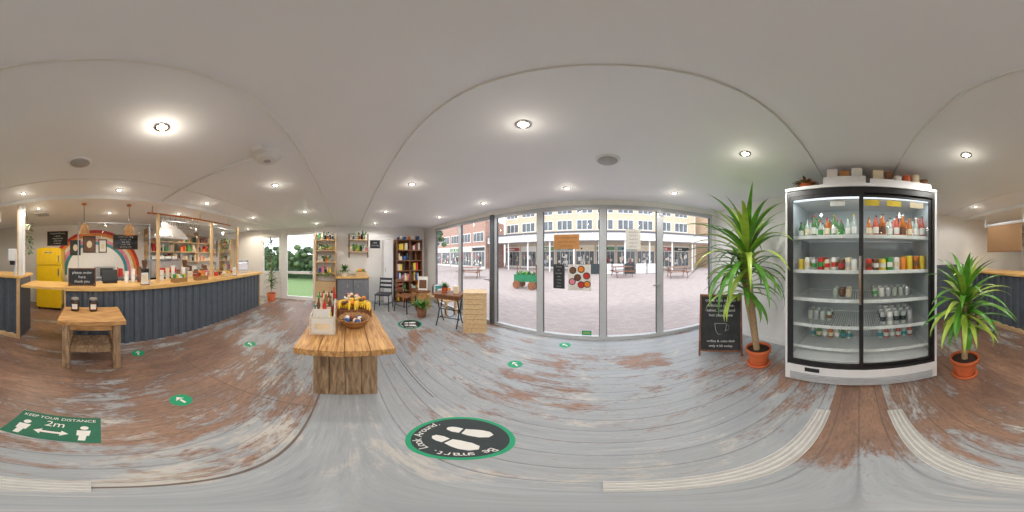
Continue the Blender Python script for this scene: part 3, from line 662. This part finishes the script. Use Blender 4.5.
b=B('till_touchscreen'); b.box(-.45,-2.9,BP,-.2,-2.75,BT+.03,BLK); b.T=TR(-.325,-2.82,BT+.03,math.pi,math.radians(-15)); b.box(-.14,-.01,.0,.14,.01,.2,BLK); b.box(-.12,.011,.02,.12,.012,.18,TEAL); b.T=Matrix.Identity(4); b.done()
b=B('takeaway_cup_stack')
for k,(x,m_) in enumerate(((-.62,PAPER),(-.74,PAPER),(-.85,BRN),(-1.3,PAPER),(-1.42,CRM),(-1.54,PAPER),(-1.66,BRN),(-1.78,PAPER))):
    b.lathe((x,-2.8,BP),[(.03,0),(.042,.1),(.03,.101),(.043,.2+.04*(k%3))],m_,14)
b.done()
b=B('glass_jar_row')
for k in range(8): b.lathe((-1.95-.15*k,-2.8,BP),[(.05,0),(.055,.14),(.04,.16)],[CRM,BRN,ORG,PNK,CRM,RED,BRN,YELP][k],14); b.lathe((-1.95-.15*k,-2.8,BT+.161),[(.045,0),(.045,.02)],BLK,14)
b.done()
b=B('bar_top_snack_display')
for xx,cc in ((-1.5,WICK),(-2.0,WICK),(-2.75,PINE)):
    openbox(b,xx-.14,-2.56,BP,xx+.14,-2.44,BP+.08,cc,.008)
    for k in range(6): b.box(xx-.12+k*.04,-2.54,BP+.01,xx-.09+k*.04,-2.46,BP+.11+R(0,.04),random.choice([RED,ORG,CRM,YELP,GRN,BRN,PAPER]))
b.done()
b=B('menu_holder')
for xx in (-.85,-3.0): b.box(xx-.07,-2.52,BP,xx+.07,-2.44,BP+.012,DKW); b.box(xx-.06,-2.485,BP+.012,xx+.06,-2.48,BP+.2,PAPER); b.box(xx-.045,-2.4795,BP+.05,xx+.045,-2.479,BP+.17,CRM)
b.done()
b=B('hand_sanitiser_dispenser'); b.box(1.22,-2.5,1.42,1.34,-2.4,1.62,WH); b.box(1.24,-2.5,1.35,1.32,-2.42,1.42,BLK); b.box(1.22,-2.5,1.171,1.26,-2.47,1.42,WH); b.done(.008)
b=B('hanging_plant'); hx,hy=1.35,-3.2
b.lathe((hx,hy,2.05),[(.06,0),(.09,.12)],PAPER,14); 
for a in range(3): b.tube([(hx+.08*math.cos(a*2.1),hy+.08*math.sin(a*2.1),2.16),(hx,hy,CZ)],.003,BLK,5)
for k in range(60): a=R(0,6.28); z=R(1.55,2.2); b.leaf((hx+.09*math.cos(a),hy+.09*math.sin(a),z),a,R(-.6,.6),.1,.05,1.2,LEAFD if k%2 else LEAF,4)
b.done()

# ------------------------------------------------------------------ garden-side furniture
inside=lambda v: v[0]<XL+.03
b=B('potted_palm'); px,py=-4.75,-2.38
b.lathe((px,py,0),[(.11,0),(.15,.28),(.14,.28),(.13,.25)],TERR,20,cap=False); b.lathe((px,py,.25),[(.13,0),(0,.01)],SOIL,16,cap=False)
b.tube([(px,py,.2),(px+.02,py,1.0),(px,py,1.5)],.015,TRUNK,8)
for k in range(130): z=R(.4,2.0); a=R(0,6.28); b.leaf((px,py,z),a,R(.0,1.0),R(.2,.4),.06,1.5,LEAF if k%2 else LEAFD,5,lambda v: v[0]<XL+.03 or (v[1]<-2.4 and v[0]>-4.22))
b.done()
b=B('plant_shelving_unit')
for z in (.95,1.3,1.65,1.98):
    b.box(XL+.003,-.95,z,XL+.28,-.36,z+.03,PINE); goods(b,XL+.08,XL+.2,-.9,-.4,z+.03,.08,.2,'y')
for yy in (-.98,-.36): b.box(XL+.003,yy,.0,XL+.28,yy+.03,2.2,PINEV)
b.box(XL+.003,-.95,.0,XL+.26,-.36,.7,PINE)
for k in range(100): yy=R(-.85,-.45); b.leaf((XL+.25,yy,random.choice((.95,1.45,1.8,2.15))),R(-1.2,1.2),R(-.5,1),R(.1,.22),.045,1.8,LEAFD if k%2 else LEAF,5,inside)
b.done()
SLC=mat('cabinet_slate',(104,108,114),.5); SLC2=mat('cabinet_slate2',(118,122,128),.5)
b=B('sideboard_cabinet'); b.box(-5.1,-.28,0.06,-4.62,.62,.86,SLC); b.box(-5.14,-.31,.86,-4.58,.65,.90,TOPW)
for k in range(2): b.box(-4.62,-.25+k*.44,.1,-4.605,.16+k*.44,.82,SLC2); b.box(-4.605,-.0+k*.3,.6,-4.59,.03+k*.3,.7,STEEL)
b.box(-5.08,-.26,0,-4.66,.6,.06,BLK); b.done(.004)
b=B('potted_plant'); b.lathe((-4.85,-.08,.901),[(.07,0),(.1,.16)],PAPER,16)
for k in range(44): b.leaf((-4.85,-.08,1.05),R(0,6.28),R(.1,1.4),R(.15,.34),.06,1.4,LEAFD if k%2 else LEAF,6,lambda v: v[1]<-.3)
b.done()
b=B('display_crate_with_produce'); b.T=TR(-4.85,.42,.901); openbox(b,-.15,-.15,0,.15,.15,.14,PINE)
for k in range(18): b.ball((R(-.1,.1),R(-.1,.1),.13+R(0,.05)),.04,.04,.04,[ORG,YELP,GRN,RED][k%4],10,6)
b.T=Matrix.Identity(4); b.done()
b=B('floating_shelf_with_plants'); b.box(XL+.003,.05,1.62,XL+.25,.68,1.65,PINE); b.box(XL+.003,.05,1.98,XL+.25,.68,2.01,PINE); goods(b,XL+.06,XL+.18,.08,.65,1.65,.08,.2,'y'); goods(b,XL+.06,XL+.18,.08,.65,2.01,.08,.16,'y')
for k in range(50): b.leaf((XL+.22,R(.1,.6),random.choice((1.8,2.15))),R(-1.2,1.2),R(-.5,1),R(.1,.25),.045,1.9,LEAF,5,inside)
for yy in (.05,.65): b.box(XL+.003,yy,1.45,XL+.03,yy+.03,2.2,DKW)
b.done()
b=B('small_chalkboard'); b.box(XL+.002,.74,1.75,XL+.02,1.06,2.01,SLATE)
for i,t in enumerate(('soup','of the day')): b.text(t,.06,Matrix.Translation((XL+.022,.9,1.93-i*.09))@Matrix.Rotation(math.radians(90),4,'Z')@RX90,CHALK)
b.done()
b=B('white_locker_cabinet'); b.box(XL+.01,1.12,0.02,XL+.32,1.42,2.0,WH); b.box(XL+.32,1.13,.05,XL+.335,1.41,1.97,WH); b.box(XL+.335,1.16,1.0,XL+.35,1.18,1.15,STEEL); b.box(XL+.02,1.13,0,XL+.3,1.41,.02,BLK); b.done(.005)
b=B('bookshelf_full_of_books'); x0,x1,y0_,y1_=XL+.02,XL+.36,1.52,2.42
b.box(x0,y0_,0,x1,y0_+.03,2.05,DKW); b.box(x0,y1_-.03,0,x1,y1_,2.05,DKW); b.box(x0,y0_+.03,0.03,x0+.012,y1_-.03,2.02,DKW); b.box(x0,(y0_+y1_)/2-.012,.05,x1-.01,(y0_+y1_)/2+.012,2.02,DKW)
for k in range(7):
    z=.04+k*.328; b.box(x0+.012,y0_+.03,z-.015,x1,y1_-.03,z+.015,DKW)
    if k<6:
        for (ya,yb) in ((y0_+.04,(y0_+y1_)/2-.02),((y0_+y1_)/2+.02,y1_-.04)):
            p=ya
            while p<yb-.05:
                w=R(.03,.09); hh=R(.12,.27)
                if p+w>yb: break
                if R(0,1)<.2: p+=.05; continue
                b.box(x0+.1,p,z+.016,x1-R(.02,.06),p+w,z+.016+hh,random.choice(PALETTE)); p+=w+.005
goods(b,x0+.1,x1-.1,y0_+.05,y1_-.05,2.05,.05,.16,'y')
b.done()
def chair(x,y,rot,m1,m2):
    b=B('dining_chair'); b.T=TR(x,y,0,rot)
    for sx in (-.18,.18):
        b.tube([(sx,-.18,.44),(sx*1.1,-.21,0)],.014,m1,8); b.tube([(sx*1.1,.22,0),(sx,.18,.44),(sx*.95,.23,.88)],.014,m1,8)
        b.tube([(sx*1.05,-.2,.2),(sx*1.05,.2,.2)],.009,m1,6)
    b.box(-.2,-.2,.43,.2,.2,.46,m2)
    for z in (.6,.72,.84): b.box(-.18,.195+(z-.6)*.1,z-.03,.18,.215+(z-.6)*.1,z+.03,m2)
    b.tube([(-.19,-.2,.2),(.19,-.2,.2)],.009,m1,6)
    b.T=Matrix.Identity(4); b.done()
chair(-4.35,1.0,math.radians(60),BLK,LEATH); chair(-4.0,1.5,math.radians(120),BLK,DKW)
b=B('vintage_iron_table'); cx,cy=-2.72,1.98; b.T=TR(cx,cy,0,math.radians(30))
b.box(-.3,-.22,.70,.3,.22,.73,DKW); b.box(-.26,-.18,.62,.26,.18,.70,DKW)
for sx in (-.22,.22):
    b.tube([(sx,-.18,.0),(sx,-.1,.15),(sx,-.03,.35),(sx,-.12,.62)],.014,BLK,8); b.tube([(sx,.18,.0),(sx,.1,.15),(sx,.03,.35),(sx,.12,.62)],.014,BLK,8)
    b.tube([(sx,-.1,.15),(sx,.1,.15)],.01,BLK,6)
b.tube([(-.22,0,.15),(.22,0,.15)],.01,BLK,6); b.tube([(-.22,0,.35),(.22,0,.35)],.01,BLK,6)
vs=[(.1*math.cos(a*.314),.0,.3+.12*math.sin(a*.314)) for a in range(21)]; b.tube(vs,.008,BLK,6)
b.T=Matrix.Identity(4); b.done()
b=B('potted_plant'); b.lathe((cx-.12,cy-.04,.731),[(.05,0),(.07,.1)],TERR,14)
for k in range(40): b.leaf((cx-.12,cy-.04,.83),R(0,6.28),R(.2,1.4),R(.08,.17),.045,1.3,LEAFD if k%2 else LEAF,5,lambda v: v[0]>cx+.03)
b.done()
b=B('tin_of_treats'); b.lathe((cx+.12,cy+.08,.731),[(.06,0),(.06,.14),(.062,.15)],CRM,16); b.done()
b=B('stacked_pine_crate'); b.T=TR(-2.2,2.2,0,math.radians(44))
for kz in range(2):
    z0=kz*.4
    for sx in (-.2,.18):
        for sy in (-.17,.15): b.box(sx,sy,z0,sx+.02,sy+.02,z0+.39,PINE)
    for q in range(4):
        za=z0+.001+q*.1
        b.box(-.212,-.182,za,.212,-.17,za+.094,PINE); b.box(-.212,.17,za,.212,.182,za+.094,PINE); b.box(-.212,-.17,za,-.2,.17,za+.094,PINE); b.box(.2,-.17,za,.212,.17,za+.094,PINE)
b.box(-.215,-.185,.80,.215,.185,.82,PINE)
b.T=Matrix.Identity(4); b.done()
b=B('low_display_bench'); b.box(-4.05,2.15,.38,-3.1,2.55,.42,PINE)
for xx in (-4.0,-3.2): b.box(xx,2.18,0,xx+.05,2.23,.38,PINEV); b.box(xx,2.47,0,xx+.05,2.52,.38,PINEV)
goods(b,-4.0,-3.15,2.25,2.4,.42,.1,.3); b.done()
b=B('wooden_chest'); b.box(-4.6,1.92,0,-4.1,2.27,.45,RUST); b.box(-4.62,1.90,.45,-4.08,2.29,.5,DKW); b.done(.006)
b=B('leaning_poster'); b.T=TR(-4.2,2.1,.505,math.radians(50),math.radians(-8)); b.box(-.14,0,0,.14,.01,.4,PAPER); b.box(-.11,-.002,.05,.11,0,.3,BRN); b.T=Matrix.Identity(4); b.done()
b=B('potted_plant'); px,py=-3.45,1.7; b.lathe((px,py,0),[(.1,0),(.13,.22),(.12,.22)],DKW,18)
for k in range(40): b.leaf((px,py,.22),R(0,6.28),R(.5,1.4),R(.2,.4),.06,1.2,LEAFD if k%2 else LEAF,6)
b.done()

# ------------------------------------------------------------------ floor decals
def disc(b,x,y,r,z,m,n=48): b.poly([(x+r*math.cos(2*math.pi*k/n),y+r*math.sin(2*math.pi*k/n)) for k in range(n)],z,m)
def footprint(b,T,s,fz=.0035):
    old=b.T; b.T=old@T
    sole=[(-.035,-.02),(-.046,.03),(-.05,.07),(-.04,.115),(-.01,.14),(.025,.125),(.04,.08),(.036,.02),(.025,-.02)]
    heel=[(-.035,-.035),(.022,-.035),(.026,-.075),(.012,-.115),(-.012,-.12),(-.032,-.1),(-.038,-.07)]
    b.poly([(x*s,y*s) for x,y in sole][::-1],fz,PAPER); b.poly([(x*s,y*s) for x,y in heel],fz,PAPER); b.T=old
def round_decal(x,y,r,rot,a0):
    b=B('floor_distance_sticker'); b.T=TR(x,y,0,rot)
    b.lathe((0,0,0),[(r,0),(r,.0015)],GREEN,56,smooth=False); disc(b,0,0,r*.9,.0025,DECB)
    footprint(b,TR(-.065*r/.25,0.0,0,math.radians(6)),r/.25*.95)
    footprint(b,TR(.065*r/.25,0.0,0,math.radians(-6))@Matrix.Scale(-1,4,(1,0,0)),r/.25*.95)
    st='Be smart. Look Around.'
    for i,ch in enumerate(st):
        if ch==' ': continue
        a=math.radians(a0+38-i*8.5)-rot; rr=r*.78
        b.text(ch,.06*r/.25,Matrix.Translation((rr*math.cos(a),rr*math.sin(a),.0035))@Matrix.Rotation(a-math.pi/2,4,'Z'),PAPER,ext=.0002)
    b.T=Matrix.Identity(4); b.done()
round_decal(-.57,.475,.247,math.radians(-70),-40); round_decal(-3.13,1.27,.25,math.radians(-20),-20)
def arrow_decal(x,y,r,rot):
    b=B('floor_arrow_sticker'); b.T=TR(x,y,0,rot); b.lathe((0,0,0),[(r,0),(r,.0015)],GREEN,36,smooth=False)
    s=r*.75
    b.poly([(-s*.16,-s*.8),(s*.16,-s*.8),(s*.16,s*.1),(-s*.16,s*.1)],.003,PAPER); b.poly([(0,s*.85),(-s*.6,s*.12),(0,s*.28),(s*.6,s*.12)],.003,PAPER)
    b.T=Matrix.Identity(4); b.done()
for x,y,a in ((-.646,-1.049,188),(-.63,-2.12,170),(-2.07,-1.40,150),(-.986,1.647,60),(-.57,2.40,60)): arrow_decal(x,y,.088,math.radians(a))
b=B('floor_distance_notice'); b.T=TR(.195,-.835,0,math.pi-math.radians(3))
b.box(-.245,-.148,0,.245,.148,.002,GREEND)
b.text('KEEP YOUR DISTANCE',.043,Matrix.Translation((0,.105,.003)),PAPER,ext=.0002); b.text('2m',.09,Matrix.Translation((0,.035,.003)),PAPER,ext=.0002)
b.poly([(-.09,-.06),(-.05,-.03),(-.05,-.05),(.05,-.05),(.05,-.03),(.09,-.06),(.05,-.09),(.05,-.07),(-.05,-.07),(-.05,-.09)],.003,PAPER)
for sx in (-.16,.16):
    disc(b,sx,.02,.022,.003,PAPER,16); b.poly([(sx-.035,-.01),(sx+.035,-.01),(sx+.03,-.07),(sx+.018,-.07),(sx+.016,-.125),(sx-.016,-.125),(sx-.018,-.07),(sx-.03,-.07)][::-1],.003,PAPER)
b.T=Matrix.Identity(4); b.done()

# ------------------------------------------------------------------ outside
def brickmat(name,c1,c2,mort,scale):
    m,nt,p=_new(name); L=nt.links; tc=nt.nodes.new('ShaderNodeTexCoord'); br=nt.nodes.new('ShaderNodeTexBrick')
    br.inputs['Color1'].default_value=s2l(c1); br.inputs['Color2'].default_value=s2l(c2); br.inputs['Mortar'].default_value=s2l(mort); br.inputs['Scale'].default_value=scale
    br.inputs['Mortar Size'].default_value=.012
    mp=nt.nodes.new('ShaderNodeMapping'); L.new(tc.outputs['Object'],mp.inputs[0]); L.new(mp.outputs[0],br.inputs['Vector']); L.new(br.outputs['Color'],p.inputs['Base Color']); p.inputs['Roughness'].default_value=.8
    return m,mp
PAV,_=brickmat('brick_paving',(174,160,155),(158,145,142),(142,136,134),3)
FAC,mp=brickmat('tan_brick',(204,184,156),(190,170,142),(200,192,180),2); mp.inputs['Rotation'].default_value=(math.radians(90),0,0)
FAR,mp=brickmat('red_brick',(178,140,124),(164,126,110),(180,168,160),2); mp.inputs['Rotation'].default_value=(math.radians(90),0,0)
FOR,mp=brickmat('orange_brick',(204,164,122),(188,148,108),(190,176,158),2); mp.inputs['Rotation'].default_value=(math.radians(90),0,0)
GRASS=mat('grass',(112,138,86),.9,var=.35,scale=30,bump=.5)
HEDG=mat('hedge_leaf',(92,116,74),.8,var=.45,scale=9); HEDG2=mat('hedge_leaf_dark',(64,88,56),.8,var=.45,scale=9)
SHOPG=mat('shop_window',(92,98,102),.15,var=.4,scale=1)
CONC=mat('pale_render_concrete',(204,205,206),.7,var=.05)
PV=[mat('faded_red_sign',(170,86,80),.6),mat('faded_teal_sign',(110,150,150),.6),mat('faded_green_sign',(110,150,110),.6),PAPER,CONC,CRM,DECB,PAPER]
simple('plaza_paving',(-30,YF+.1,-.16,28,32,-.06,PAV),recenter=False)
simple('lawn',(-28,-14,-.16,XL-.12,YF+.0,-.06,GRASS),recenter=False)
def facade(name,x0,x1,y,h,m,seed=1,zb=3.6):
    random.seed(seed); b=B(name); b.box(x0,y,-.059,x1,y+4,h,m)
    b.box(x0,y-.1,h,x1,y+4,h+.2,TRIMW)
    x=x0+.3
    while x<x1-1.6:
        w=1.9
        for zz in (zb,zb+2.0,zb+4.0):
            if zz+1.2<h:
                b.box(x,y-.05,zz,x+w,y,zz+1.25,TRIMW)
                for k in range(3): b.box(x+.07+k*.61,y-.07,zz+.08,x+.07+k*.61+.54,y-.05,zz+1.17,SHOPG)
        x+=2.4
    x=x0+.2
    while x<x1-2:
        w=2.2
        b.box(x,y-.08,-.059,x+w,y,2.75,PAPER)
        for k in range(4): b.box(x+.06+k*.53,y-.1,.2,x+.06+k*.53+.48,y-.08,2.05,SHOPG)
        b.box(x+.05,y-.12,2.15,x+w-.05,y-.08,2.6,random.choice(PV))
        for k in range(3): b.box(x+.6+k*.3,y-.125,2.27,x+.8+k*.3,y-.12,2.45,random.choice([PAPER,CRM,DECB]))
        for k in range(12):
            q=x+R(.1,w-.4); zz=R(.3,1.4); b.box(q,y-.11,zz,q+R(.08,.3),y-.1,zz+R(.2,.6),random.choice([PAPER,PAPER,CRM,CONC,DECB,PV[0],CONC]))
        x+=2.4
    return b.done()
facade('shop_building',-13,12,19,10,FAC,seed=2,zb=4.6); facade('shop_building',-30,-13.2,15,6.0,FAR,seed=4,zb=3.3); facade('shop_building',13,28,16.5,7.4,FOR,seed=6,zb=3.4)
b=B('covered_walkway_canopy'); b.box(-13,15.2,3.05,12.4,18.7,3.75,CONC); b.box(-13,15.18,3.0,12.4,15.25,3.2,PAPER); b.box(-13,15.15,3.75,12.4,15.25,3.9,DKFR)
for k in range(11): b.cyl((-12.6+k*2.45,15.5,-.059),.08,3.1,WH,12)
b.done()
b=B('flower_cart'); b.T=TR(-3.5,6.9,.001); b.box(-.55,-.25,.3,.55,.25,.62,mat('cart_green',(30,120,80),.5))
for sx in (-.4,.4):
    for sy in (-.27,.27):
        old=b.T; b.T=old@Matrix.Translation((sx,sy,.14))@RX90; b.lathe((0,0,-.02),[(.2,0),(.2,.04)],DKW,18); b.T=old
for k in range(60): b.leaf((R(-.5,.5),R(-.2,.2),.62),R(0,6.28),R(.4,1.4),R(.15,.3),.07,1.2,LEAF if k%2 else LEAFD,4)
for sx in (-.5,.5): b.box(sx-.02,-.02,.6,sx+.02,.02,1.1,DKW)
b.T=Matrix.Identity(4); b.done()
def bench(x,y,rot):
    b=B('picnic_table'); b.T=TR(x,y,-.03,rot)
    for k in range(4): b.box(-.8,-.3+k*.155,.72,.8,-.16+k*.155,.76,DKW)
    for s in (-1,1): b.box(-.8,s*.6-.12,.42,.8,s*.6+.12,.46,DKW)
    for sx in (-.6,.6):
        b.box(sx-.04,-.7,.36,sx+.04,.7,.42,DKW)
        for s in (-1,1): b.tube([(sx,s*.2,.72),(sx,s*.6,0.0)],.025,DKW,6)
    b.T=Matrix.Identity(4); b.done()
bench(1.4,12.0,.3); bench(5.2,10.6,-.2); bench(-8.5,8.0,.6)
b=B('pavement_cafe_barrier')
for k in range(6): b.box(-1.2+k*1.0,13.6,.0,-.3+k*1.0,13.63,.85,[DECB,PAPER,CONC][k%3]); b.cyl((-1.25+k*1.0,13.61,-.059),.02,1.0,DKFR,8)
b.done()
b=B('garden_hedge')
random.seed(11)
for k in range(340): b.ball((-11+R(-.5,.5),R(-9,2.0),R(.2,2.1)),R(.14,.3),R(.14,.3),R(.12,.24),[HEDG2,HEDG2,HEDG][k%3],8,6)
b.box(-11.4,-9,-.059,-10.9,2,1.6,HEDG2); b.done()
b=B('street_tree')
x,y,h=-14,8.0,3.2
b.tube([(x,y,-.045),(x+.1,y,1.5),(x,y+.1,h)],[.14,.12,.08],TRUNK,10)
for k in range(80): b.ball((x+R(-1.1,1.1),y+R(-1.1,1.1),h+R(-.6,1.2)),R(.2,.35),R(.2,.35),R(.15,.3),HEDG if k%2 else HEDG2,8,6)
b.done()

# ------------------------------------------------------------------ world & sun
w=bpy.data.worlds.new('overcast'); sc.world=w; w.use_nodes=True; nt=w.node_tree; bg=nt.nodes['Background']
tc=nt.nodes.new('ShaderNodeTexCoord'); sp=nt.nodes.new('ShaderNodeSeparateXYZ'); cr=nt.nodes.new('ShaderNodeValToRGB')
nt.links.new(tc.outputs['Generated'],sp.inputs[0]); nt.links.new(sp.outputs['Z'],cr.inputs[0]); nt.links.new(cr.outputs[0],bg.inputs[0])
cr.color_ramp.elements[0].color=(.95,.96,1,1); cr.color_ramp.elements[1].color=(.85,.90,1,1); bg.inputs[1].default_value=2.3
sl=bpy.data.lights.new('sun','SUN'); sl.energy=1.8; sl.angle=math.radians(12); so=bpy.data.objects.new('sun',sl); so.rotation_euler=(math.radians(42),0,math.radians(-15)); sc.collection.objects.link(so)

# ------------------------------------------------------------------ camera
cd=bpy.data.cameras.new('camera'); co=bpy.data.objects.new('camera',cd); sc.collection.objects.link(co)
co.location=(0,0,H); co.rotation_euler=(math.radians(90),0,math.radians(32)); cd.type='PANO'; cd.clip_start=.01; cd.clip_end=200
try: cd.cycles.panorama_type='EQUIRECTANGULAR'
except Exception: cd.panorama_type='EQUIRECTANGULAR'
sc.camera=co
